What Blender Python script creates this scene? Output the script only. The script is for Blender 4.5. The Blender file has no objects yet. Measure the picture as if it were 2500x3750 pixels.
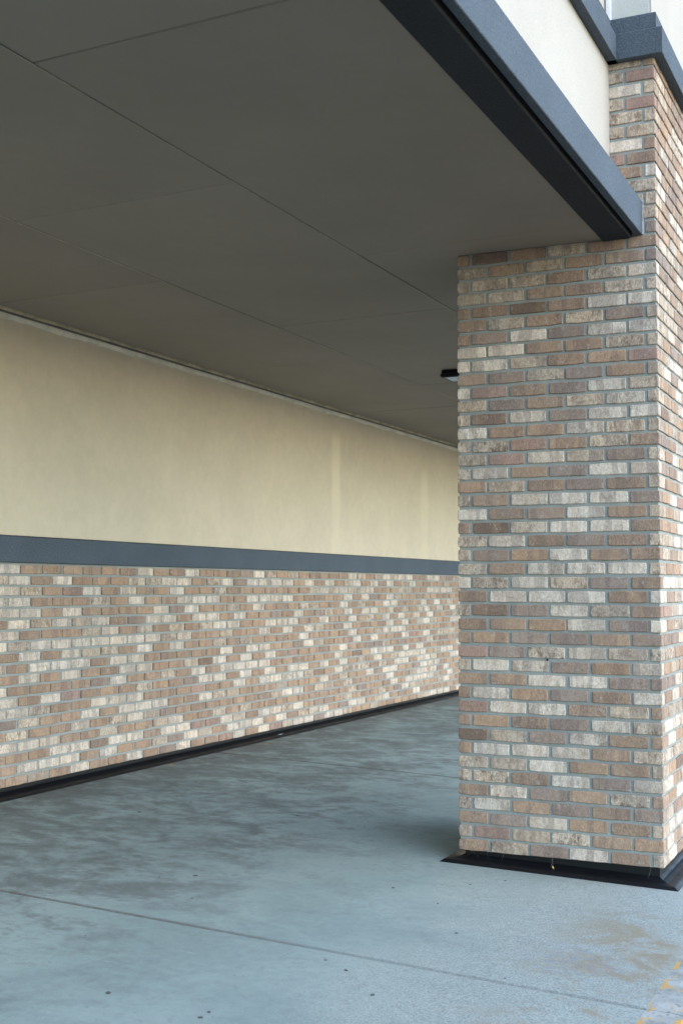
import bpy, bmesh, math, random
from mathutils import Matrix, Vector

# ------------------------------------------------------------------ camera, sky, sun, exposure
scene = bpy.context.scene
C = scene.collection
R = math.radians

YAW, PITCH, ROLL = 0.4341, 0.0598, 0.0022
CAM = Vector((2.1124, -5.9397, 1.2910))
fw = Vector((-math.sin(YAW) * math.cos(PITCH), math.cos(YAW) * math.cos(PITCH), math.sin(PITCH)))
rt = Vector((math.cos(YAW), math.sin(YAW), 0))
up = rt.cross(fw)
rt, up = math.cos(ROLL) * rt + math.sin(ROLL) * up, -math.sin(ROLL) * rt + math.cos(ROLL) * up
cam_data = bpy.data.cameras.new('camera')
cam = bpy.data.objects.new('camera', cam_data)
C.objects.link(cam)
m = Matrix.Identity(4)
for i in range(3):
    m[i][0], m[i][1], m[i][2], m[i][3] = rt[i], up[i], -fw[i], CAM[i]
cam.matrix_world = m
cam_data.sensor_fit = 'HORIZONTAL'
cam_data.sensor_width = 24.0
cam_data.lens = 4599.58 / 2500 * 24.0
cam_data.clip_start = 0.05
cam_data.clip_end = 2000
cam_data.dof.use_dof = True
cam_data.dof.focus_distance = 6.1
cam_data.dof.aperture_fstop = 4.5
scene.camera = cam

SUN_EL, SUN_AZ = 28.0, 96.0          # azimuth from +Y towards +X
SUN_STRENGTH, SUN_ANGLE = 0.8, 85.0
SKY_STRENGTH = 0.15
world = bpy.data.worlds.new('World')
scene.world = world
world.use_nodes = True
wn = world.node_tree
wn.nodes.clear()
sky = wn.nodes.new('ShaderNodeTexSky')
sky.sky_type = 'NISHITA'
sky.sun_disc = False
sky.sun_elevation = R(SUN_EL)
sky.sun_rotation = R(SUN_AZ)
sky.air_density = 1.0
sky.dust_density = 0.3
sky.ozone_density = 1.0
bg = wn.nodes.new('ShaderNodeBackground')
bg.inputs['Strength'].default_value = SKY_STRENGTH
wo = wn.nodes.new('ShaderNodeOutputWorld')
wn.links.new(sky.outputs[0], bg.inputs[0])
wn.links.new(bg.outputs[0], wo.inputs[0])

sun_data = bpy.data.lights.new('sun', 'SUN')
sun_data.energy = SUN_STRENGTH
sun_data.angle = R(SUN_ANGLE)
sun_data.color = (1.0, 0.96, 0.90)
sun = bpy.data.objects.new('sun', sun_data)
C.objects.link(sun)
sd = Vector((math.sin(R(SUN_AZ)) * math.cos(R(SUN_EL)), math.cos(R(SUN_AZ)) * math.cos(R(SUN_EL)), math.sin(R(SUN_EL))))
sun.rotation_euler = sd.to_track_quat('Z', 'Y').to_euler()

vs = scene.view_settings
vs.view_transform = 'Standard'
vs.look = 'None'
vs.exposure = 1.83
vs.gamma = 1.0
vs.use_curve_mapping = False
scene.cycles.use_denoising = True
scene.cycles.max_bounces = 8
scene.cycles.diffuse_bounces = 5

# ------------------------------------------------------------------ measures (metres)
CH = 0.0677                 # height of one brick course
JT = 0.0132                 # mortar joint
BH = CH - JT
W = 0.9974                  # pillar width
PD = 1.0                    # pillar depth
MP = 0.196                  # brick module on the pillar
XW = -2.922                 # face of the wall bricks
MW = 0.2106                 # brick module on the wall
ZWB, ZBB, ZBT = 0.0825, 1.4365, 1.6033   # wall: brick bottom, band bottom, band top
ZS = 2.967                  # ceiling
Y0, Y1 = -7.0, 15.0         # how far the building is carried along
ZTOP = 6.4


def zf(x):
    """height of the sloped pavement"""
    return 0.02 - 0.0252 * (x + 2.85)


# ------------------------------------------------------------------ material helpers
def new_mat(name):
    mt = bpy.data.materials.new(name)
    mt.use_nodes = True
    nt = mt.node_tree
    nt.nodes.clear()
    out = nt.nodes.new('ShaderNodeOutputMaterial')
    b = nt.nodes.new('ShaderNodeBsdfPrincipled')
    nt.links.new(b.outputs[0], out.inputs[0])
    return mt, nt, b


class G:
    """short hand for building node graphs"""
    def __init__(self, nt):
        self.nt = nt

    def _set(self, sock, v):
        if v is None:
            return
        if hasattr(v, 'is_linked') or isinstance(v, bpy.types.NodeSocket):
            self.nt.links.new(v, sock)
        elif isinstance(v, (tuple, list)) and len(v) == 3 and sock.type == 'RGBA':
            sock.default_value = (*v, 1)
        else:
            sock.default_value = v

    def noise(self, vec, scale, detail=3, rough=0.55, dist=0.0):
        n = self.nt.nodes.new('ShaderNodeTexNoise')
        self._set(n.inputs['Vector'], vec)
        n.inputs['Scale'].default_value = scale
        n.inputs['Detail'].default_value = detail
        n.inputs['Roughness'].default_value = rough
        n.inputs['Distortion'].default_value = dist
        return n.outputs['Fac']

    def vor(self, vec, scale, feature='F1'):
        n = self.nt.nodes.new('ShaderNodeTexVoronoi')
        n.feature = feature
        self._set(n.inputs['Vector'], vec)
        n.inputs['Scale'].default_value = scale
        return n.outputs['Distance']

    def math(self, op, a, b=None, c=None, clamp=False):
        n = self.nt.nodes.new('ShaderNodeMath')
        n.operation = op
        n.use_clamp = clamp
        self._set(n.inputs[0], a)
        if b is not None:
            self._set(n.inputs[1], b)
        if c is not None:
            self._set(n.inputs[2], c)
        return n.outputs[0]

    def ramp(self, v, lo, hi, a=0.0, b=1.0):
        n = self.nt.nodes.new('ShaderNodeMapRange')
        n.interpolation_type = 'SMOOTHSTEP'
        self._set(n.inputs['Value'], v)
        n.inputs['From Min'].default_value = lo
        n.inputs['From Max'].default_value = hi
        n.inputs['To Min'].default_value = a
        n.inputs['To Max'].default_value = b
        return n.outputs[0]

    def mix(self, fac, a, b, mode='MIX'):
        n = self.nt.nodes.new('ShaderNodeMix')
        n.data_type = 'RGBA'
        n.blend_type = mode
        n.clamp_factor = True
        self._set(n.inputs[0], fac)
        self._set(n.inputs[6], a)
        self._set(n.inputs[7], b)
        return n.outputs[2]

    def vmap(self, vec, scale=(1, 1, 1), rot=(0, 0, 0), loc=(0, 0, 0)):
        n = self.nt.nodes.new('ShaderNodeMapping')
        self._set(n.inputs['Vector'], vec)
        n.inputs['Scale'].default_value = scale
        n.inputs['Rotation'].default_value = rot
        n.inputs['Location'].default_value = loc
        return n.outputs[0]

    def vadd(self, a, b):
        n = self.nt.nodes.new('ShaderNodeVectorMath')
        n.operation = 'ADD'
        self._set(n.inputs[0], a)
        self._set(n.inputs[1], b)
        return n.outputs[0]

    def pos(self):
        return self.nt.nodes.new('ShaderNodeNewGeometry').outputs['Position']

    def obj(self):
        return self.nt.nodes.new('ShaderNodeTexCoord').outputs['Object']

    def sep(self, v):
        n = self.nt.nodes.new('ShaderNodeSeparateXYZ')
        self._set(n.inputs[0], v)
        return n.outputs

    def comb(self, x, y, z):
        n = self.nt.nodes.new('ShaderNodeCombineXYZ')
        for i, q in enumerate((x, y, z)):
            self._set(n.inputs[i], q)
        return n.outputs[0]

    def scale(self, col, f):
        n = self.nt.nodes.new('ShaderNodeVectorMath')
        n.operation = 'SCALE'
        self._set(n.inputs[0], col)
        self._set(n.inputs['Scale'], f)
        return n.outputs[0]

    def bump(self, h, strength, dist):
        n = self.nt.nodes.new('ShaderNodeBump')
        n.inputs['Strength'].default_value = strength
        n.inputs['Distance'].default_value = dist
        self._set(n.inputs['Height'], h)
        return n.outputs[0]


def brick_material(name, joined):
    mt, nt, b = new_mat(name)
    g = G(nt)
    if joined:
        at = nt.nodes.new('ShaderNodeAttribute')
        at.attribute_name = 'tint'
        tint, alpha = at.outputs['Color'], at.outputs['Alpha']
        ge = nt.nodes.new('ShaderNodeNewGeometry')
        rnd, base = ge.outputs['Random Per Island'], ge.outputs['Position']
    else:
        oi = nt.nodes.new('ShaderNodeObjectInfo')
        tint, alpha, rnd = oi.outputs['Color'], oi.outputs['Alpha'], oi.outputs['Random']
        base = g.obj()
    off = g.math('MULTIPLY', rnd, 53.0)
    v = g.vadd(base, g.comb(off, g.math('MULTIPLY', rnd, 31.0), g.math('MULTIPLY', rnd, 17.0)))
    s = g.sep(v)
    along = g.math('ADD', s[0], s[1])
    # fire flashing: broad bands of another hue across a brick
    band = g.noise(g.comb(along, 0.0, g.math('MULTIPLY', s[2], 0.15)), 11.0, 2, 0.5)
    hue = g.mix(g.ramp(band, 0.51, 0.55, 0, 0.5), tint, g.mix(0.5, g.scale(tint, 0.62), (0.22, 0.165, 0.145)))
    hue = g.mix(g.ramp(band, 0.45, 0.41, 0, 0.45), hue, g.mix(0.55, tint, (0.36, 0.245, 0.155)))
    # blotches, drawn out upwards
    st = g.comb(along, s[2], g.math('MULTIPLY', s[0], 0.7))
    bl = g.noise(g.vmap(st, (1.0, 0.45, 1.0)), 62.0, 5, 0.68, 0.6)
    big = g.noise(st, 16.0, 2, 0.5)
    blm = g.ramp(g.math('ADD', g.math('MULTIPLY', bl, 0.6), g.math('MULTIPLY', big, 0.4)), 0.485, 0.60)
    hue = g.mix(g.math('MULTIPLY', blm, alpha), hue, (0.20, 0.145, 0.108))
    # lime bloom
    li = g.ramp(g.noise(st, 34.0, 4, 0.7), 0.56, 0.70, 0, 0.45)
    hue = g.mix(li, hue, (0.50, 0.465, 0.425))
    mo = g.noise(g.vmap(st, (1.0, 0.7, 1.0)), 95.0, 3, 0.7)
    hue = g.mix(g.math('ADD', alpha, 0.25), hue, g.scale(hue, g.ramp(mo, 0.30, 0.70, 0.70, 1.28)))
    gr = g.noise(v, 420.0, 2, 0.6)
    hue = g.scale(hue, g.ramp(gr, 0.3, 0.7, 0.78, 1.2))
    sp = g.ramp(g.noise(v, 210.0, 2, 0.5), 0.70, 0.76, 0, 0.55)
    hue = g.mix(sp, hue, (0.09, 0.075, 0.07))
    nt.links.new(hue, b.inputs['Base Color'])
    b.inputs['Roughness'].default_value = 0.93
    b.inputs['Specular IOR Level'].default_value = 0.25
    hh = g.math('ADD', g.math('MULTIPLY', bl, 0.6), g.math('MULTIPLY', gr, 0.5))
    nt.links.new(g.bump(hh, 0.55, 0.003), b.inputs['Normal'])
    return mt


def grain_material(name, col, scale=260, amp=0.12, big=0.10, bigscale=1.4, bump=0.3, bdist=0.002, rough=0.9, spec=0.3):
    mt, nt, b = new_mat(name)
    g = G(nt)
    p = g.pos()
    n1 = g.noise(p, scale, 3, 0.6)
    n2 = g.noise(p, bigscale, 4, 0.6)
    f = g.math('MULTIPLY', g.ramp(n1, 0.25, 0.75, 1 - amp, 1 + amp), g.ramp(n2, 0.3, 0.7, 1 - big, 1 + big))
    nt.links.new(g.scale(col, f), b.inputs['Base Color'])
    b.inputs['Roughness'].default_value = rough
    b.inputs['Specular IOR Level'].default_value = spec
    if bump:
        nt.links.new(g.bump(n1, bump, bdist), b.inputs['Normal'])
    return mt


M_BRICK = brick_material('brick', False)
M_BRICKJ = brick_material('brick_joined', True)
M_MORTAR = grain_material('mortar', (0.31, 0.338, 0.318), 330, 0.16, 0.10, 3.0, 0.6, 0.003, 0.95, 0.2)
M_SLATE = grain_material('slate_paint', (0.080, 0.102, 0.126), 120, 0.26, 0.08, 2.0, 0.8, 0.005, 0.85, 0.3)
M_SLATE_SHADED = grain_material('slate_painted_shade', (0.026, 0.029, 0.034), 120, 0.26, 0.08, 2.0, 0.8, 0.005, 0.85, 0.25)  # slate made darker for the edge beam: underside shade put into the colour
M_PARAPET = grain_material('white_stucco', (0.455, 0.425, 0.375), 110, 0.07, 0.04, 1.2, 0.5, 0.003, 0.95, 0.2)
M_PIER = grain_material('grey_stucco', (0.50, 0.52, 0.49), 240, 0.10, 0.05, 2.0, 0.5, 0.003, 0.95, 0.2)
M_BEAD = grain_material('white_trim', (0.78, 0.78, 0.77), 300, 0.04, 0.05, 6.0, 0.2, 0.001, 0.6, 0.4)
M_CAULK = grain_material('caulk', (0.82, 0.74, 0.58), 120, 0.06, 0.12, 5.0, 0.3, 0.002, 0.8, 0.3)
M_JTRIM = grain_material('beige_trim', (0.78, 0.64, 0.40), 90, 0.10, 0.25, 7.0, 0.2, 0.001, 0.7, 0.3)
M_CHAN = grain_material('channel_grey', (0.24, 0.20, 0.18), 90, 0.10, 0.15, 7.0, 0.2, 0.001, 0.7, 0.3)
M_SEAL = grain_material('sealant', (0.42, 0.43, 0.42), 150, 0.2, 0.3, 30.0, 0.5, 0.003, 0.7, 0.3)
M_ROAD = grain_material('asphalt', (0.15, 0.122, 0.09), 160, 0.35, 0.15, 0.5, 0.6, 0.006, 0.9, 0.3)
M_DARK = grain_material('joint_dirt', (0.055, 0.048, 0.042), 120, 0.3, 0.2, 5.0, 0.4, 0.003, 0.95, 0.1)
M_GUM = grain_material('old_gum', (0.085, 0.09, 0.095), 200, 0.2, 0.2, 30.0, 0.2, 0.001, 0.8, 0.2)
M_ROOF = grain_material('roof_membrane', (0.3, 0.3, 0.29), 60, 0.1, 0.1, 1.0, 0.2, 0.003, 0.9, 0.2)
M_WEB = grain_material('web', (0.55, 0.53, 0.48), 300, 0.2, 0.1, 20, 0, 0, 0.9, 0.1)
M_ORANGE = grain_material('orange_scrap', (0.62, 0.33, 0.07), 300, 0.2, 0.2, 40, 0, 0, 0.8, 0.2)
M_TAN = grain_material('tan_leaf', (0.40, 0.26, 0.09), 300, 0.2, 0.2, 40, 0, 0, 0.8, 0.2)
M_PAPER = grain_material('paper_scrap', (0.7, 0.72, 0.72), 300, 0.1, 0.1, 40, 0, 0, 0.8, 0.2)


def soffit_material():
    mt, nt, b = new_mat('soffit_board')
    g = G(nt)
    p = g.pos()
    n1 = g.noise(p, 380, 2, 0.6)
    n2 = g.noise(p, 0.8, 4, 0.55)
    n3 = g.noise(p, 9.0, 3, 0.6)
    f = g.math('MULTIPLY', g.ramp(n1, 0.25, 0.75, 0.95, 1.05), g.ramp(n2, 0.3, 0.7, 0.94, 1.06))
    f = g.math('MULTIPLY', f, g.ramp(n3, 0.3, 0.7, 0.985, 1.015))
    oi = nt.nodes.new('ShaderNodeObjectInfo')
    f = g.math('MULTIPLY', f, g.ramp(oi.outputs['Random'], 0, 1, 0.97, 1.03))
    nt.links.new(g.scale((0.268, 0.233, 0.192), f), b.inputs['Base Color'])
    b.inputs['Roughness'].default_value = 0.75
    b.inputs['Specular IOR Level'].default_value = 0.3
    nt.links.new(g.bump(n1, 0.15, 0.001), b.inputs['Normal'])
    return mt


def wall_stucco_material():
    mt, nt, b = new_mat('cream_stucco')
    g = G(nt)
    p = g.pos()
    s = g.sep(p)
    n1 = g.noise(p, 260, 3, 0.6)
    n2 = g.noise(p, 2.2, 5, 0.65)
    n3 = g.noise(p, 14, 3, 0.6)
    f = g.math('MULTIPLY', g.ramp(n1, 0.25, 0.75, 0.95, 1.05), g.ramp(n2, 0.3, 0.7, 0.955, 1.035))
    f = g.math('MULTIPLY', f, g.ramp(n3, 0.3, 0.7, 0.975, 1.02))
    col = g.scale((0.635, 0.56, 0.425), f)
    # pale upright streaks: patches of reflected sun painted into the stucco colour
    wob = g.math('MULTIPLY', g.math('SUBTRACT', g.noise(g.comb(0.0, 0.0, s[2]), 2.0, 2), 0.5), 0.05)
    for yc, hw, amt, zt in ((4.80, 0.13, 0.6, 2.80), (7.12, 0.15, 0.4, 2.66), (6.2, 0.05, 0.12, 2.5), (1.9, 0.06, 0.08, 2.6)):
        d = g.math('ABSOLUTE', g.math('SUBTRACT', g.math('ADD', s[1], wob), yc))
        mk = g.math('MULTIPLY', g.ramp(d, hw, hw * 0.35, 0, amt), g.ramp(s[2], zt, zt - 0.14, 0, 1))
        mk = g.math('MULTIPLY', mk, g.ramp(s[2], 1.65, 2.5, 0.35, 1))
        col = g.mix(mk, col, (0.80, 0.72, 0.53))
    nt.links.new(col, b.inputs['Base Color'])
    b.inputs['Roughness'].default_value = 0.95
    b.inputs['Specular IOR Level'].default_value = 0.2
    nt.links.new(g.bump(n1, 0.4, 0.002), b.inputs['Normal'])
    return mt


def concrete_material():
    mt, nt, b = new_mat('concrete')
    g = G(nt)
    p = g.pos()
    s = g.sep(p)
    fine = g.noise(p, 300, 3, 0.65)
    mid = g.noise(p, 26, 4, 0.6)
    cloud = g.noise(p, 1.1, 5, 0.62, 0.4)
    drag = g.noise(g.vmap(p, (0.85, 1.25, 1), (0, 0, R(-24))), 2.3, 6, 0.7, 0.5)
    small = g.noise(g.vmap(p, (0.9, 1.2, 1), (0, 0, R(-24))), 9.0, 5, 0.72, 0.2)
    col = g.mix(g.ramp(cloud, 0.32, 0.68), (0.228, 0.300, 0.298), (0.300, 0.385, 0.378))
    # trodden-in dirt, heavier towards the wall
    near_wall = g.ramp(s[0], 0.4, -2.6, 0.0, 1.0)
    d = g.math('ADD', g.math('MULTIPLY', drag, 0.62), g.math('MULTIPLY', small, 0.38))
    d = g.math('ADD', d, g.math('MULTIPLY', near_wall, 0.10))
    dirt = g.math('MULTIPLY', g.ramp(d, 0.49, 0.665), g.ramp(near_wall, 0.0, 0.55, 0.15, 0.76))
    col = g.mix(dirt, col, (0.118, 0.130, 0.122))
    blot = g.noise(p, 17, 5, 0.75, 0.4)
    col = g.mix(g.math('MULTIPLY', g.ramp(blot, 0.55, 0.66, 0, 0.5), g.ramp(cloud, 0.4, 0.62, 0.25, 1)), col, (0.165, 0.19, 0.185))
    scuff = g.noise(g.vmap(p, (0.35, 2.6, 1), (0, 0, R(35))), 13, 4, 0.7)
    col = g.mix(g.ramp(scuff, 0.66, 0.74, 0, 0.4), col, (0.46, 0.52, 0.52))
    # grime along the foot of the wall
    foot = g.math('MULTIPLY', g.ramp(s[0], -2.35, -2.85, 0, 0.55), g.ramp(small, 0.3, 0.65, 0.35, 1))
    col = g.mix(foot, col, (0.12, 0.118, 0.10))
    # worn edge with exposed aggregate
    wn_ = g.ramp(g.math('ADD', s[0], g.math('MULTIPLY', g.math('SUBTRACT', cloud, 0.5), 1.2)), -0.1, 0.75)
    agg = g.noise(p, 125, 4, 0.85)
    peb = g.vor(p, 120)
    aggc = g.mix(g.ramp(agg, 0.34, 0.66), (0.15, 0.168, 0.155), (0.53, 0.57, 0.53))
    aggc = g.mix(g.ramp(peb, 0.16, 0.05, 0, 0.5), aggc, (0.24, 0.22, 0.19))
    col = g.mix(g.math('MULTIPLY', wn_, 0.62), col, aggc)
    # ochre stain near the kerb, blue chalky patches
    oc = g.math('MULTIPLY', g.ramp(s[0], 0.55, 1.15), g.ramp(g.noise(p, 2.8, 6, 0.7, 0.6), 0.42, 0.60, 0, 0.8))
    oc = g.math('MULTIPLY', g.math('MULTIPLY', oc, g.ramp(s[1], -0.25, -0.8)), g.ramp(s[0], 1.256, 1.19, 0.35, 1))
    col = g.mix(oc, col, (0.27, 0.215, 0.135))
    bx = g.math('SUBTRACT', s[0], 0.93)
    by = g.math('SUBTRACT', s[1], -1.32)
    rr = g.math('SQRT', g.math('ADD', g.math('MULTIPLY', bx, bx), g.math('MULTIPLY', by, by)))
    bl = g.math('MULTIPLY', g.ramp(rr, 0.30, 0.05), g.ramp(g.noise(p, 38, 3, 0.6), 0.54, 0.64, 0, 0.7))
    col = g.mix(bl, col, (0.22, 0.28, 0.42))
    # pits and specks
    pit = g.ramp(g.noise(p, 70, 2, 0.5), 0.715, 0.75, 0, 0.75)
    col = g.mix(pit, col, (0.11, 0.11, 0.11))
    pale = g.ramp(g.noise(g.vmap(p, loc=(9, 4, 2)), 85, 2, 0.5), 0.735, 0.77, 0, 0.6)
    col = g.mix(pale, col, (0.62, 0.62, 0.60))
    # dirt washed out of the joints
    for y0 in (-5.67, -1.655, 2.36, 6.37):
        dy = g.math('ABSOLUTE', g.math('SUBTRACT', g.math('ADD', s[1], g.math('MULTIPLY', s[0], 0.05)), y0))
        jm = g.math('MULTIPLY', g.ramp(dy, 0.020, 0.008, 0, 0.85), g.ramp(mid, 0.35, 0.6, 0.65, 1))
        jm = g.math('MULTIPLY', jm, g.ramp(s[0], 0.6, -1.0, 0.35, 1.0))
        col = g.mix(jm, col, (0.12, 0.10, 0.085))
    col = g.scale(col, g.math('MULTIPLY', g.ramp(fine, 0.25, 0.75, 0.90, 1.10), g.ramp(mid, 0.3, 0.7, 0.95, 1.05)))
    nt.links.new(col, b.inputs['Base Color'])
    nt.links.new(g.ramp(d, 0.4, 0.7, 0.62, 0.8), b.inputs['Roughness'])
    b.inputs['Specular IOR Level'].default_value = 0.35
    h = g.math('ADD', g.math('MULTIPLY', fine, 0.35), g.math('MULTIPLY', g.math('MULTIPLY', agg, wn_), 1.3))
    nt.links.new(g.bump(h, 0.45, 0.003), b.inputs['Normal'])
    return mt


def kerb_material():
    mt, nt, b = new_mat('kerb_paint')
    g = G(nt)
    p = g.pos()
    s = g.sep(p)
    fine = g.noise(p, 280, 3, 0.65)
    col = g.mix(g.ramp(g.noise(p, 9, 4, 0.6), 0.35, 0.65), (0.25, 0.275, 0.265), (0.42, 0.45, 0.435))
    col = g.mix(g.ramp(g.noise(p, 36, 5, 0.72), 0.52, 0.63, 0, 0.75), col, (0.17, 0.165, 0.15))
    n = g.noise(g.vmap(p, (1.5, 0.7, 1)), 15, 5, 0.7, 0.6)
    edge = g.math('MULTIPLY', g.ramp(s[0], 1.30, 1.257, 0, 0.17), g.ramp(g.noise(p, 8.5, 3, 0.6), 0.38, 0.56))
    outer = g.math('MULTIPLY', g.ramp(s[0], 1.33, 1.385, 0, 0.17), g.ramp(g.noise(p, 5.0, 3, 0.6), 0.40, 0.60, 0.3, 1))
    chip = g.ramp(g.math('ADD', n, g.math('ADD', edge, outer)), 0.60, 0.65, 0, 0.9)
    col = g.mix(chip, col, (0.60, 0.33, 0.06))
    col = g.scale(col, g.ramp(fine, 0.25, 0.75, 0.88, 1.12))
    nt.links.new(col, b.inputs['Base Color'])
    b.inputs['Roughness'].default_value = 0.8
    nt.links.new(g.bump(g.math('ADD', fine, g.math('MULTIPLY', chip, 0.6)), 0.5, 0.003), b.inputs['Normal'])
    return mt


def black_metal_material():
    mt, nt, b = new_mat('black_metal')
    g = G(nt)
    p = g.pos()
    n = g.noise(p, 6, 4, 0.6)
    d = g.ramp(g.noise(p, 160, 3, 0.6), 0.62, 0.74, 0, 0.22)
    col = g.mix(d, (0.006, 0.007, 0.0085), (0.08, 0.08, 0.075))
    nt.links.new(col, b.inputs['Base Color'])
    nt.links.new(g.ramp(n, 0.3, 0.7, 0.34, 0.5), b.inputs['Roughness'])
    b.inputs['Specular IOR Level'].default_value = 0.25
    return mt


def plastic_lens_material():
    mt, nt, b = new_mat('prismatic_lens')
    b.inputs['Base Color'].default_value = (0.72, 0.76, 0.78, 1)
    b.inputs['Roughness'].default_value = 0.25
    b.inputs['Specular IOR Level'].default_value = 0.6
    return mt


M_SOFFIT = soffit_material()
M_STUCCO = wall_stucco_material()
M_CONC = concrete_material()
M_KERB = kerb_material()
M_METAL = black_metal_material()
M_LENS = plastic_lens_material()
M_FILL = grain_material('seam_paint', (0.37, 0.335, 0.265), 40, 0.2, 0.35, 0.9, 0, 0, 0.8, 0.3)


# ------------------------------------------------------------------ object helpers
def link(name, mesh, mat, parent=None, loc=(0, 0, 0), rotz=0.0):
    o = bpy.data.objects.new(name, mesh)
    C.objects.link(o)
    if mat and not mesh.materials:
        mesh.materials.append(mat)
    o.location = loc
    o.rotation_euler = (0, 0, rotz)
    if parent:
        o.parent = parent
    return o


def mesh_of(name, verts, faces):
    me = bpy.data.meshes.new(name)
    me.from_pydata(verts, [], faces)
    me.update()
    return me


def fix_normals(me):
    bm = bmesh.new()
    bm.from_mesh(me)
    bmesh.ops.recalc_face_normals(bm, faces=bm.faces)
    bm.to_mesh(me)
    bm.free()
    return me


def thing(name, label, cat, loc=(0, 0, 0), group=None):
    o = bpy.data.objects.new(name, None)
    C.objects.link(o)
    o.location = loc
    o.empty_display_size = 0.1
    o['label'] = label
    o['category'] = cat
    o['kind'] = 'thing'
    if group:
        o['group'] = group
    return o


def bevel_box(name, x0, x1, y0, y1, z0, z1, bev=0.003, seg=1):
    bm = bmesh.new()
    bmesh.ops.create_cube(bm, size=1.0)
    for v in bm.verts:
        v.co = Vector(((x0 + x1) / 2 + v.co.x * (x1 - x0), (y0 + y1) / 2 + v.co.y * (y1 - y0), (z0 + z1) / 2 + v.co.z * (z1 - z0)))
    if bev:
        bmesh.ops.bevel(bm, geom=list(bm.edges), offset=bev, segments=seg, affect='EDGES', profile=0.5)
    me = bpy.data.meshes.new(name)
    bm.to_mesh(me)
    bm.free()
    return me


def extrude_y(name, prof, y0, y1, n=1, zfun=None):
    """closed profile (x, z) carried along y"""
    v, f = [], []
    k = len(prof)
    for i in range(n + 1):
        y = y0 + (y1 - y0) * i / n
        v += [(x, y, z) for x, z in prof]
    for i in range(n):
        for j in range(k):
            a, b_ = i * k + j, i * k + (j + 1) % k
            f.append((a, b_, b_ + k, a + k))
    f.append(tuple(range(k)))
    f.append(tuple(n * k + j for j in reversed(range(k))))
    return fix_normals(mesh_of(name, v, f))


# ------------------------------------------------------------------ brick meshes
def brick_front(name, L, H, depth, seed):
    """brick with its face towards -y, rough arrises; origin at lower left of the face"""
    r = random.Random(seed)
    j = lambda a: r.uniform(-a, a)
    out = [(0.001 + abs(j(.0015)), 0.001 + abs(j(.0015))), (L * .36 + j(.02), j(.0014)), (L * .70 + j(.02), j(.0014)), (L - .001 - abs(j(.0015)), .001 + abs(j(.0015))),
           (L + j(.0012), H * .5 + j(.01)), (L - .001 - abs(j(.0015)), H - .001 - abs(j(.0015))), (L * .66 + j(.02), H + j(.0014)), (L * .32 + j(.02), H + j(.0014)),
           (.001 + abs(j(.0015)), H - .001 - abs(j(.0015))), (j(.0012), H * .5 + j(.01))]
    cx, cz = L / 2, H / 2
    v = []
    e = 0.0028
    for x, z in out:
        v.append((x - math.copysign(e, x - cx) * (1 if abs(x - cx) > L * .3 else 0), j(.0005), z - math.copysign(e, z - cz) * (1 if abs(z - cz) > H * .3 else 0)))
    v += [(x, .003 + j(.0006), z) for x, z in out]
    v += [(x, depth, z) for x, z in out]
    n = len(out)
    f = [tuple(range(n))]
    for k in range(2):
        for i in range(n):
            a, b_ = k * n + i, k * n + (i + 1) % n
            f.append((a, a + n, b_ + n, b_))
    return fix_normals(mesh_of(name, v, f))


def brick_block(name, lx, ly, H, seed):
    """whole corner brick; origin at its front lower right corner (-y, +x)"""
    r = random.Random(seed)
    bm = bmesh.new()
    bmesh.ops.create_cube(bm, size=1.0)
    for v in bm.verts:
        v.co = Vector((-lx / 2 + v.co.x * lx, ly / 2 + v.co.y * ly, H / 2 + v.co.z * H))
    bmesh.ops.bevel(bm, geom=list(bm.edges), offset=.0028, segments=1, affect='EDGES')
    for v in bm.verts:
        v.co += Vector((r.uniform(-.0008, .0008), r.uniform(-.0008, .0008), r.uniform(-.001, .001)))
    me = bpy.data.meshes.new(name)
    bm.to_mesh(me)
    bm.free()
    return me


TINT = {'W': (.635, .55, .455, .42), 'G': (.51, .42, .325, .75), 'T': (.405, .28, .192, .35), 'B': (.345, .245, .178, .40),
        'M': (.325, .25, .205, .30), 'R': (.38, .255, .205, .30), 'D': (.235, .165, .122, .45)}
rb = random.Random(7)


def tint(k):
    r, g_, b_, a = TINT[k]
    q = rb.uniform(.87, 1.13)
    h = rb.uniform(-.03, .03)
    return (r * q * (1 + h), g_ * q, b_ * q * (1 - h), min(1, a * rb.uniform(.5, 1.25)))


def rand_class(wall=False):
    x = rb.random()
    for k, p in ((('W', .31), ('G', .15), ('T', .38), ('B', .09), ('M', .04), ('R', .025), ('D', .003)) if wall else (('W', .31), ('G', .14), ('T', .23), ('B', .16), ('M', .10), ('R', .045), ('D', .015))):
        if x < p:
            return k
        x -= p
    return 'T' if wall else 'B'


class Joined:
    """many bricks as one part"""
    def __init__(self):
        self.v, self.f, self.c = [], [], []

    def add(self, me, mat4, col):
        o = len(self.v)
        self.v += [tuple(mat4 @ v.co) for v in me.vertices]
        self.f += [tuple(o + i for i in p.vertices) for p in me.polygons]
        self.c += [col] * len(me.vertices)

    def build(self, name, parent):
        me = mesh_of(name, self.v, self.f)
        ca = me.color_attributes.new('tint', 'FLOAT_COLOR', 'POINT')
        flat = [x for c in self.c for x in c]
        ca.data.foreach_set('color', flat)
        o = link(name, me, M_BRICKJ, parent)
        o['kind'] = 'stuff'
        return o


# ------------------------------------------------------------------ ground, road, pavement, kerb
ZR = zf(1.40) - 0.15
me = mesh_of('road', [(-900, -900, ZR), (900, -900, ZR), (900, 900, ZR), (-900, 900, ZR)], [(0, 1, 2, 3)])
road = link('road', me, M_ROAD)
road['kind'] = 'structure'

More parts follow.
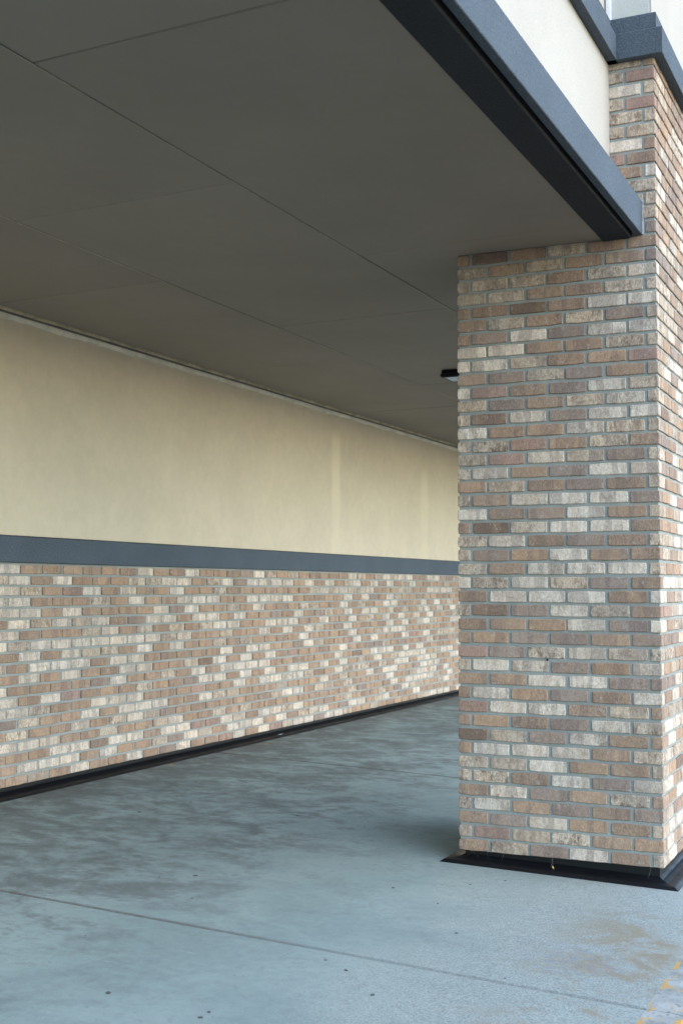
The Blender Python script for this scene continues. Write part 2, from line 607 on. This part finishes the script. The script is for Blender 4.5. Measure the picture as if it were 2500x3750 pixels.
pave = bpy.data.objects.new('pavement', None)
C.objects.link(pave)
pave['kind'] = 'structure'
XE = 1.2543
JY = [-9.68, -5.67, -1.655, 2.36, 6.37, 10.39, 14.4]
slabs = []
for a, b_ in zip(JY[:-1], JY[1:]):
    gap, e, xl = .005, .009, XW - .03
    ring = lambda i, dz: [(x, (y - .05 * x), zf(x) + dz) for x, y in ((xl, a + gap + i), (XE, a + gap + i), (XE, b_ - gap - i), (xl, b_ - gap - i))]
    v = ring(e, 0) + ring(0, -e) + ring(0, -.12)
    f = [(0, 1, 2, 3)] + [(k * 4 + i, k * 4 + 4 + i, k * 4 + 4 + (i + 1) % 4, k * 4 + (i + 1) % 4) for k in (0, 1) for i in range(4)]
    slabs.append(link('slab', fix_normals(mesh_of('slab', v, f)), M_CONC, pave))
xl = XW - .03
v = [(x, y, zf(x) - .014) for x, y in ((xl, JY[0]), (XE - .003, JY[0]), (XE - .003, JY[-1]), (xl, JY[-1]))]
link('joint_bed', mesh_of('joint_bed', v, [(0, 1, 2, 3)]), M_DARK, pave)

kerb = bpy.data.objects.new('kerb', None)
C.objects.link(kerb)
kerb['kind'] = 'structure'
zk = lambda x: zf(x)
kp = [(1.2549, zk(1.2549) - .001), (1.34, zk(1.34))]
for i in range(7):
    t = i / 6 * math.pi / 2
    kp.append((1.372 + .024 * math.sin(t), zk(1.36) - .0265 + .024 * math.cos(t)))
kp += [(1.405, ZR - .02), (1.2549, ZR - .02)]
for a, b_ in zip(JY[:-1], JY[1:]):
    link('kerb_stone', extrude_y('kerb_stone', kp, a - .063 + .003, b_ - .063 - .003), M_KERB, kerb)

# old flattened gum and spots on the slabs
rg = random.Random(21)
spots = [(-.351, -2.437, .017), (.418, -2.029, .012), (-2.005, .194, .016), (.031, -2.486, .012), (.028, -2.432, .010), (-.942, -.931, .015)]
for _ in range(46):
    spots.append((rg.uniform(-2.5, 1.0), rg.uniform(-2.9, 2.2), rg.choice((.004, .005, .006, .007, .009, .012))))
for x, y, r in spots:
    if -.15 < x < 1.15 and -.18 < y < 1.2:
        continue
    n = 9
    ra = [r * rg.uniform(.65, 1.15) for _ in range(n)]
    sx = rg.uniform(.6, 1.0)
    an = rg.uniform(0, 3.1)
    pts = []
    for i in range(n):
        t = 2 * math.pi * i / n
        px, py = ra[i] * math.cos(t), ra[i] * sx * math.sin(t)
        pts.append((px * math.cos(an) - py * math.sin(an), px * math.sin(an) + py * math.cos(an)))
    v = [(q * .75, w * .75, .0016 - .0252 * q * .75) for q, w in pts] + [(q, w, -.001 - .0252 * q) for q, w in pts]
    f = [tuple(range(n))] + [(i, n + i, n + (i + 1) % n, (i + 1) % n) for i in range(n)]
    k = max(i for i in range(len(slabs)) if JY[i] - .05 * x < y or i == 0)
    link('gum_spot', fix_normals(mesh_of('gum_spot', v, f)), M_GUM, slabs[k], (x, y, zf(x)))

# ------------------------------------------------------------------ the wall
wall = thing('storefront_wall', 'long wall of mixed tan and white brick below, cream stucco above a slate band', 'wall', (XW, 4, 0))


def wl(name, me, mat, parent=wall):
    o = link(name, me, mat, parent)
    o.matrix_parent_inverse = Matrix.Translation((-XW, -4, 0)) if parent is wall else Matrix.Identity(4)
    return o


wl('mortar_bed', bevel_box('mortar_bed', XW - .35, XW - .0078, Y0, Y1, ZWB + .001, ZBB, 0), M_MORTAR)
wl('block_core', bevel_box('block_core', XW - .36, XW - .055, Y0 - .01, Y1 + .01, -.3, ZTOP, 0), M_PIER)
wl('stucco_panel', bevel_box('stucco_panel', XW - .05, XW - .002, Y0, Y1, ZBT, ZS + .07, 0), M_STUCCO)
# band: shallow box with a bevelled upper arris
wl('band', extrude_y('band', [(XW - .05, ZBB + .001), (XW + .018, ZBB + .001), (XW + .022, ZBB + .005), (XW + .022, ZBT - .014), (XW + .016, ZBT - .006), (XW - .05, ZBT + .004)], Y0, Y1), M_SLATE)

full_w = [brick_front('wall_brick', MW - JT, BH, .05, 100 + i) for i in range(8)]
count_w = 0
rows = 20
pitch_w = (ZBB - ZWB) / rows
jw = Joined()
cells = []
for r_ in range(rows):
    off = 0.2345 if (rows - 1 - r_) % 2 == 0 else 0.1285
    k0 = math.ceil((Y0 - off) / MW)
    k1 = math.floor((Y1 - off) / MW) - 1
    for k in range(k0, k1):
        cells.append((off + k * MW + JT / 2, ZWB + r_ * pitch_w + .0005, r_))
# those in view that show largest are parts of their own
seen = sorted((c for c in cells if c[0] + MW > .06), key=lambda c: c[0])[:300]
seen = set(seen)
for c in cells:
    y, z, r_ = c
    dx = rb.uniform(-.0012, .0018)
    dy, dz = rb.uniform(-.003, .003), rb.uniform(-.0016, .0016)
    col = tint(rand_class(True))
    if c in seen:
        o = link('brick', full_w[rb.randrange(8)], M_BRICK, wall, (XW + dx - XW, y + dy - 4, z + dz), math.pi / 2)
        o.color = col
        count_w += 1
    else:
        jw.add(full_w[rb.randrange(8)], Matrix.Translation((XW + dx - XW, y + dy - 4, z + dz)) @ Matrix.Rotation(math.pi / 2, 4, 'Z'), col)
jw.build('brick_courses', wall)

# black metal base flashing: upright leaf, cove, lip
SK = [(-.026, None), (-.026, .034), (-.010, .024), (.020, .0175), (.052, .0145), (.058, .0125), (.075, .000), (.075, -.02)]


def base_profile(ztop, x0, zfl):
    pr = [(x0 + o, ztop if h is None else zfl(x0 + o) + h) for o, h in SK]
    return pr + [(x0 - .045, zfl(x0) - .02), (x0 - .045, ztop)]


wl('base_flashing', extrude_y('base_flashing', base_profile(ZWB - .001, XW, zf), Y0, Y1), M_METAL)

# ragged caulk bead and edge trim where wall meets ceiling
rc = random.Random(5)
v, f = [], []
n = 420
lo = 0
for i in range(n + 1):
    y = Y0 + (Y1 - Y0) * i / n
    lo = lo * .72 + rc.uniform(-.006, .005)
    d = .020 + max(-.006, min(.016, lo)) + (rc.random() < .04) * .009
    v += [(XW + .016, y, 2.949), (XW + .016, y, 2.938), (XW + .012, y, 2.939 - d), (XW - .0025, y, 2.937 - d), (XW - .0025, y, 2.949)]
for i in range(n):
    for j in range(4):
        a = i * 5 + j
        f.append((a, a + 1, a + 6, a + 5))
wl('caulk_bead', fix_normals(mesh_of('caulk_bead', v, f)), M_CAULK)

# ------------------------------------------------------------------ the canopy
can = thing('canopy', 'flat grey canopy ceiling of large boards with slate edge beam and white parapet', 'canopy', (0, 4, ZS))


def cn(name, me, mat, parent=can):
    o = link(name, me, mat, parent)
    o.matrix_parent_inverse = Matrix.Translation((0, -4, -ZS))
    return o


cn('roof_slab', bevel_box('roof_slab', XW - .36, .775, Y0 - .01, Y1 + .01, ZS + .075, ZS + .30, 0), M_ROOF)
cn('backing_board', bevel_box('backing_board', -2.846, .79, Y0, Y1, ZS + .0155, ZS + .05, 0), M_SOFFIT)
XC = [-2.851, -1.64, -.443, .752]
CO = [-.15, -1.45 + .0, -.245]
rcp = random.Random(3)
for s_ in range(3):
    xa, xb = XC[s_] + (.0006 if s_ else 0), XC[s_ + 1] - .0006
    k = -4
    while True:
        ya, yb = CO[s_] + 2.57 * k, CO[s_] + 2.57 * (k + 1)
        k += 1
        if yb < Y0 + .2:
            continue
        if ya > Y1 - .2:
            break
        ya, yb = max(ya, Y0 + .1), min(yb, Y1 - .1)
        xm = (xa + xb) / 2
        sk = lambda x, y: y - .05 * (x - xm)
        g_, e = .0022, .0035
        dz = rcp.uniform(-.0012, .0012)
        tl = [rcp.uniform(-.0012, .0012) for _ in range(4)]
        ring = lambda i, z, t: [(x, sk(x, y), z + (tl[q] if t else 0)) for q, (x, y) in enumerate(((xa + i * .3, ya + g_ + i), (xb - i * .3, ya + g_ + i), (xb - i * .3, yb - g_ - i), (xa + i * .3, yb - g_ - i)))]
        v = ring(e, ZS + dz, 1) + ring(0, ZS + dz + e, 1) + ring(0, ZS + .0145, 0)
        f = [(0, 1, 2, 3)] + [(q * 4 + i, q * 4 + 4 + i, q * 4 + 4 + (i + 1) % 4, q * 4 + (i + 1) % 4) for q in (0, 1) for i in range(4)]
        cn('ceiling_board', fix_normals(mesh_of('ceiling_board', v, f)), M_SOFFIT)
# beige edge trim above a grey channel, on the wall just under the ceiling edge
wl('edge_trim', bevel_box('edge_trim', XW - .0019, XW + .030, Y0, Y1, 2.967, 2.990, .001), M_JTRIM)
wl('channel', bevel_box('channel', XW - .0019, XW + .006, Y0, Y1, 2.9495, 2.9668, .0), M_CHAN)

for xs_ in XC[1:3]:
    v, f = [], []
    n = 160
    for i in range(n + 1):
        y = Y0 + .15 + (Y1 - Y0 - .3) * i / n
        w_ = rcp.uniform(.0026, .0046)
        v += [(xs_ - w_, y, ZS - .0027), (xs_ + w_, y, ZS - .0027)]
    f = [(2 * i, 2 * i + 1, 2 * i + 3, 2 * i + 2) for i in range(n)]
    cn('seam_filler', mesh_of('seam_filler', v, f), M_FILL)

# edge beam: underside, reveal, fascia with weathered top. It butts into the pillar
XU0, XU1, XF0, XF1 = .738, .881, .896, .932


def beam_run(ya, yb):
    cn('edge_beam', extrude_y('edge_beam', [(XU0, ZS + .02), (XU0, ZS - .002), (XU0 + .008, ZS - .010), (XU1 - .006, ZS - .007), (XU1, ZS - .001), (XU1, ZS + .040), (XU1 + .03, ZS + .040), (XU1 + .03, ZS + .10), (XU0, ZS + .10)], ya, yb), M_SLATE_SHADED)
    cn('fascia', extrude_y('fascia', [(XF0, ZS + .039), (XF0, ZS + .006), (XF0 + .003, ZS + .003), (XF1 - .003, ZS + .003), (XF1, ZS + .006), (XF1, 3.132), (XF1 - .004, 3.137), (.778, 3.185), (.778, ZS + .101), (XF0 + .012, ZS + .101), (XF0 + .012, ZS + .039)], ya, yb), M_SLATE)
    cn('parapet', bevel_box('parapet', .60, .780, ya, yb, 3.05, 3.822, 0), M_PARAPET)
    cn('ledge', extrude_y('ledge', [(.70, 3.822), (.826, 3.822), (.828, 3.824), (.828, 3.945), (.826, 3.949), (.795, 3.952), (.795, 4.035), (.792, 4.04), (.70, 4.06)], ya, yb), M_SLATE)
    cn('upper_wall', bevel_box('upper_wall', .50, .762, ya, yb, 4.041, ZTOP, 0), M_PARAPET)


beam_run(Y0, .003)
beam_run(PD - .003, Y1)

# ------------------------------------------------------------------ the pillar
pil = thing('brick_pillar', 'square mixed-colour brick pillar carrying the canopy edge, black metal base', 'pillar', (W / 2, PD / 2, zf(W / 2)))
POFF = Vector((-W / 2, -PD / 2, -zf(W / 2)))


def pl(name, me, mat, parent=pil):
    o = link(name, me, mat, parent)
    o.matrix_parent_inverse = Matrix.Translation(POFF)
    return o


ZPT = 56.55 * CH
pl('mortar_core', bevel_box('mortar_core', .0078, W - .0078, .0078, PD - .0078, .0015, ZPT - .003, 0), M_MORTAR)

PAT = ["BGMWBG", "GRGGTT", "BMWTBG", "GWTMBM", "BWMTGB", "GGBWMW", "GGWTTG", "TWWWTG", "DGMWBB", "BTBMWG", "RWWBGB", "TWTMBW",
       "TTWWMM", "GWWMTW", "RMGWGG", "TTMMTM", "BTTWMW", "GDMWGB", "BWWWTW", "WGWGMB", "GBWWWG", "GMTWBB", "GWBMBG", "BDWWWB",
       "WMMWTG", "GBWWWM", "TGBMBG", "GWTMWW", "GRWGMG", "GGRTGB", "WBTWGG", "GDWMWW", "GMBGWG", "WRBMWG", "BMGMBG", "WWGBTR",
       "WWBBGG", "BMWMWW", "BGBGMG", "BBDBWW", "GGBBGG", "GGGBGW", "GBGBBM", "TDBGBB",
       "GM", "GG", "GG", "GG", "TW", "RB", "WB", "GG", "GG", "GR", "WG", "GR", "GT"]
J19, J20 = .071, .1565            # first joint on odd and even courses
full_p = [brick_front('pillar_brick', MP - JT, BH, .05, 200 + i) for i in range(8)]
cut_cache = {}


def cut(L, seed):
    key = (round(L, 4), seed)
    if key not in cut_cache:
        cut_cache[key] = brick_front('cut_brick', L, BH, .05, 300 + seed + int(L * 1000))
    return cut_cache[key]


blk = {}
for odd in (0, 1):
    for s_ in range(4):
        fl = (W - (J19 + 4 * MP) - JT / 2) if odd else (W - (J20 + 4 * MP) - JT / 2)
        sl = .0585 if odd else .1455
        blk[(odd, s_)] = (brick_block('corner_brick', fl, sl, BH, 400 + odd * 10 + s_), fl, sl)
jp = Joined()
count_p = 0
for r_ in range(57):
    odd = r_ % 2
    z = r_ * CH + .001
    j0 = J19 if odd else J20
    pat = PAT[r_]
    hh = BH
    top_cut = (r_ == 56)
    xs = [0.0] + [j0 + MP * k for k in range(5)]
    idx = range(6) if len(pat) == 6 else range(4, 6)
    hcut = (ZPT - z - .003) / BH if top_cut else 1.0
    for q, i in enumerate(idx):
        cls = pat[q] if len(pat) == 2 else pat[i]
        jx, jy, jz = rb.uniform(-.003, .003), rb.uniform(-.0022, .0014), rb.uniform(-.0018, .0018)
        if r_ == 0:
            jz = abs(jz)
        if i == 0:
            me = cut(j0 - JT / 2, rb.randrange(4))
            o = link('brick', me, M_BRICK, pil, Vector((0, jy, z + jz)) + POFF)
        elif i < 5:
            me = full_p[rb.randrange(8)]
            o = link('brick', me, M_BRICK, pil, Vector((xs[i] + JT / 2 + jx, jy, z + jz)) + POFF)
        else:
            me = blk[(odd, rb.randrange(4))][0]
            o = link('brick', me, M_BRICK, pil, Vector((W + rb.uniform(-.001, .0015), jy, z + jz)) + POFF)
        o.color = tint(cls)
        if top_cut:
            o.scale.z = hcut
        count_p += 1
    # the right, rear and left faces, one joined part
    start = .0585 if odd else .1455
    y = start + JT
    while y < PD - .02:
        L = min(MP - JT, PD - y)
        me = full_p[rb.randrange(8)] if L > .18 else cut(round(L, 3), 0)
        sc = Matrix.Scale(hcut, 4, (0, 0, 1))
        jp.add(me, Matrix.Translation(Vector((W + rb.uniform(-.0012, .0018), y, z + rb.uniform(0, .0012))) + POFF) @ Matrix.Rotation(math.pi / 2, 4, 'Z') @ sc, tint(rand_class()))
        y += MP
    if r_ < 44:
        y = .055
        while y < PD - .02:
            L = min(MP - JT, PD - y)
            me = full_p[rb.randrange(8)] if L > .18 else cut(round(L, 3), 0)
            jp.add(me, Matrix.Translation(Vector((rb.uniform(-.0012, .0012), y + L, z)) + POFF) @ Matrix.Rotation(-math.pi / 2, 4, 'Z'), tint(rand_class()))
            y += MP
        x = .04 + .09 * odd
        while x < W - .02:
            L = min(MP - JT, W - x)
            me = full_p[rb.randrange(8)] if L > .18 else cut(round(L, 3), 0)
            jp.add(me, Matrix.Translation(Vector((x + L, PD + rb.uniform(-.0012, .0012), z)) + POFF) @ Matrix.Rotation(math.pi, 4, 'Z'), tint(rand_class()))
            x += MP
jp.build('side_bricks', pil)


def ring_mesh(name, prof, x0, x1, y0, y1):
    """profile of (outward offset, z function of x) carried round a rectangle, mitred"""
    v, f = [], []
    for o, zz in prof:
        for x, y in ((x0 - o, y0 - o), (x1 + o, y0 - o), (x1 + o, y1 + o), (x0 - o, y1 + o)):
            v.append((x, y, zz(x)))
    k = len(prof)
    for j in range(k - 1):
        for i in range(4):
            a, b_ = j * 4 + i, j * 4 + (i + 1) % 4
            f.append((a, b_, b_ + 4, a + 4))
    return fix_normals(mesh_of(name, v, f))


bp = [(-.06, lambda x: .0005)] + [(o, (lambda x: .0005) if h is None else (lambda x, h=h: zf(x) + h)) for o, h in SK]
pl('base_flashing', ring_mesh('base_flashing', bp, 0, W, 0, PD), M_METAL)
# stepped slate cap round the head of the pillar, and the narrower stucco pier above
cp = [(.0, 3.822), (.046, 3.822), (.048, 3.824), (.048, 3.945), (.046, 3.949), (.014, 3.952), (.014, 4.035), (.011, 4.04), (-.06, 4.06)]
cp = [(o, (lambda x, z=z: z)) for o, z in cp]
cp = [(-.03, lambda x: 3.8225)] + cp
pl('cap', ring_mesh('cap', cp, .70, W, 0, PD), M_SLATE)
pl('upper_pier', bevel_box('upper_pier', .60, W - .024, .032, PD - .032, 3.98, ZTOP, .004), M_PIER)
pl('pier_skin', bevel_box('pier_skin', W - .0235, W - .016, .034, PD - .034, 4.0, ZTOP, 0), M_PARAPET)
pl('corner_bead', bevel_box('corner_bead', .764, .790, .012, .0315, 4.04, ZTOP, .003), M_BEAD)
# sealant where the fascia meets the brick
rs = random.Random(9)
v, f = [], []
for i in range(13):
    z = 2.972 + (3.137 - 2.972) * i / 12
    a, w_ = rs.uniform(-.001, .001), rs.uniform(.004, .008)
    v += [(XF1 - .001, -.003 + a, z), (XF1 + w_, -.0035 + a, z), (XF1 + w_ + .001, .004, z)]
f = [(i * 3 + j, i * 3 + j + 1, i * 3 + j + 4, i * 3 + j + 3) for i in range(12) for j in range(2)]
pl('sealant_bead', mesh_of('sealant_bead', v, f), M_SEAL)
# weep hole: a dark plug in a bed joint
bm = bmesh.new()
bmesh.ops.create_icosphere(bm, subdivisions=1, radius=.0055)
me = bpy.data.meshes.new('weep_hole')
bm.to_mesh(me)
bm.free()
me.transform(Matrix.Translation((.453, .0035, .943)))
pl('weep_hole', me, M_METAL)
# cobwebs caught under the lowest course
rw = random.Random(12)
v, f = [], []
for _ in range(7):
    x = rw.uniform(.02, .96)
    p0 = Vector((x, rw.uniform(-.002, .02), -.001))
    p1 = Vector((x + rw.uniform(-.05, .05), rw.uniform(-.04, .0), zf(x) + rw.uniform(.018, .035)))
    w_ = rw.uniform(.0001, .00025)
    pts = [p0.lerp(p1, t / 5) + Vector((rw.uniform(-.004, .004), 0, rw.uniform(-.004, .002) if 0 < t < 5 else 0)) for t in range(6)]
    for a, b_ in zip(pts[:-1], pts[1:]):
        o = len(v)
        v += [a + Vector((-w_, 0, 0)), a + Vector((w_, 0, w_)), b_ + Vector((w_, 0, w_)), b_ + Vector((-w_, 0, 0))]
        f.append((o, o + 1, o + 2, o + 3))
web = pl('cobweb', mesh_of('cobweb', [tuple(q) for q in v], f), M_WEB)
web['kind'] = 'stuff'

# ------------------------------------------------------------------ ceiling light
lx0, lx1, ly0, ly1, lz = -1.232, -.942, 3.09, 3.335, ZS - .061
lamp = thing('ceiling_light', 'black box light with ribbed pale lens, on the ceiling behind the brick pillar', 'light', ((lx0 + lx1) / 2, (ly0 + ly1) / 2, ZS))
LO = Matrix.Translation((-(lx0 + lx1) / 2, -(ly0 + ly1) / 2, -ZS))
bm = bmesh.new()
pf = [(.006, ZS + .0005), (.002, lz + .030), (-.004, lz + .028), (-.004, lz + .010), (.004, lz), (.018, lz), (.018, lz + .006)]
v, f = [], []
for o, z in pf:
    v += [(lx0 + o, ly0 + o, z), (lx1 - o, ly0 + o, z), (lx1 - o, ly1 - o, z), (lx0 + o, ly1 - o, z)]
for j in range(len(pf) - 1):
    for i in range(4):
        f.append((j * 4 + i, j * 4 + (i + 1) % 4, j * 4 + 4 + (i + 1) % 4, j * 4 + 4 + i))
f.append((0, 1, 2, 3))
o = link('housing', fix_normals(mesh_of('housing', v, f)), M_METAL, lamp)
o.matrix_parent_inverse = LO
nr = 22
v, f = [], []
for i in range(nr * 2 + 1):
    x = lx0 + .0185 + (lx1 - lx0 - .037) * i / (nr * 2)
    z = lz + (.0005 if i % 2 else .0045)
    v += [(x, ly0 + .0185, z), (x, ly1 - .0185, z)]
f = [(2 * i, 2 * i + 2, 2 * i + 3, 2 * i + 1) for i in range(nr * 2)]
o = link('lens', fix_normals(mesh_of('lens', v, f)), M_LENS, lamp)
o.matrix_parent_inverse = LO


# ------------------------------------------------------------------ small litter
def scrap(name, label, cat, x, y, z, L, wd, ang, mat, curl=.006):
    v, f = [], []
    for i in range(7):
        t = i / 6 - .5
        q = wd * (1 - (2 * t) ** 2 * .75)
        zz = curl * (2 * t) ** 2 + .001
        for s_ in (-1, 1):
            v.append((t * L, s_ * q / 2, zz))
            v.append((t * L, s_ * q / 2, zz - .0012))
    for i in range(6):
        a = i * 4
        f += [(a, a + 2, a + 6, a + 4), (a + 1, a + 5, a + 7, a + 3), (a, a + 4, a + 5, a + 1), (a + 2, a + 3, a + 7, a + 6)]
    f += [(0, 1, 3, 2), (24, 26, 27, 25)]
    o = link(name, fix_normals(mesh_of(name, v, f)), mat, None, (x, y, z), ang)
    o['label'] = label
    o['category'] = cat
    return o


scrap('dry_leaf', 'tiny orange dry leaf on the floor, nearer of two at the wall foot', 'leaf', -2.802, 1.765, zf(-2.80) + .001, .042, .014, 1.3, M_ORANGE)
scrap('dry_leaf', 'tiny orange dry leaf on the floor, farther of two at the wall foot', 'leaf', -2.755, 3.13, zf(-2.755) + .001, .046, .016, .5, M_ORANGE)
scrap('paper_scrap', 'thin white scrap of paper lying on the black flashing at the wall foot', 'scrap', XW + .035, 3.62, zf(XW) + .0175, .085, .012, 1.5, M_PAPER, .002)
lf = scrap('dry_leaf', 'tiny yellowish leaf caught on the black metal base of the pillar', 'leaf', .482, -.0325, zf(.48) + .030, .015, .008, 1.2, M_TAN, .003)
lf.rotation_euler = (R(70), R(60), .3)
print('bricks as parts: wall', count_w, 'pillar', count_p)
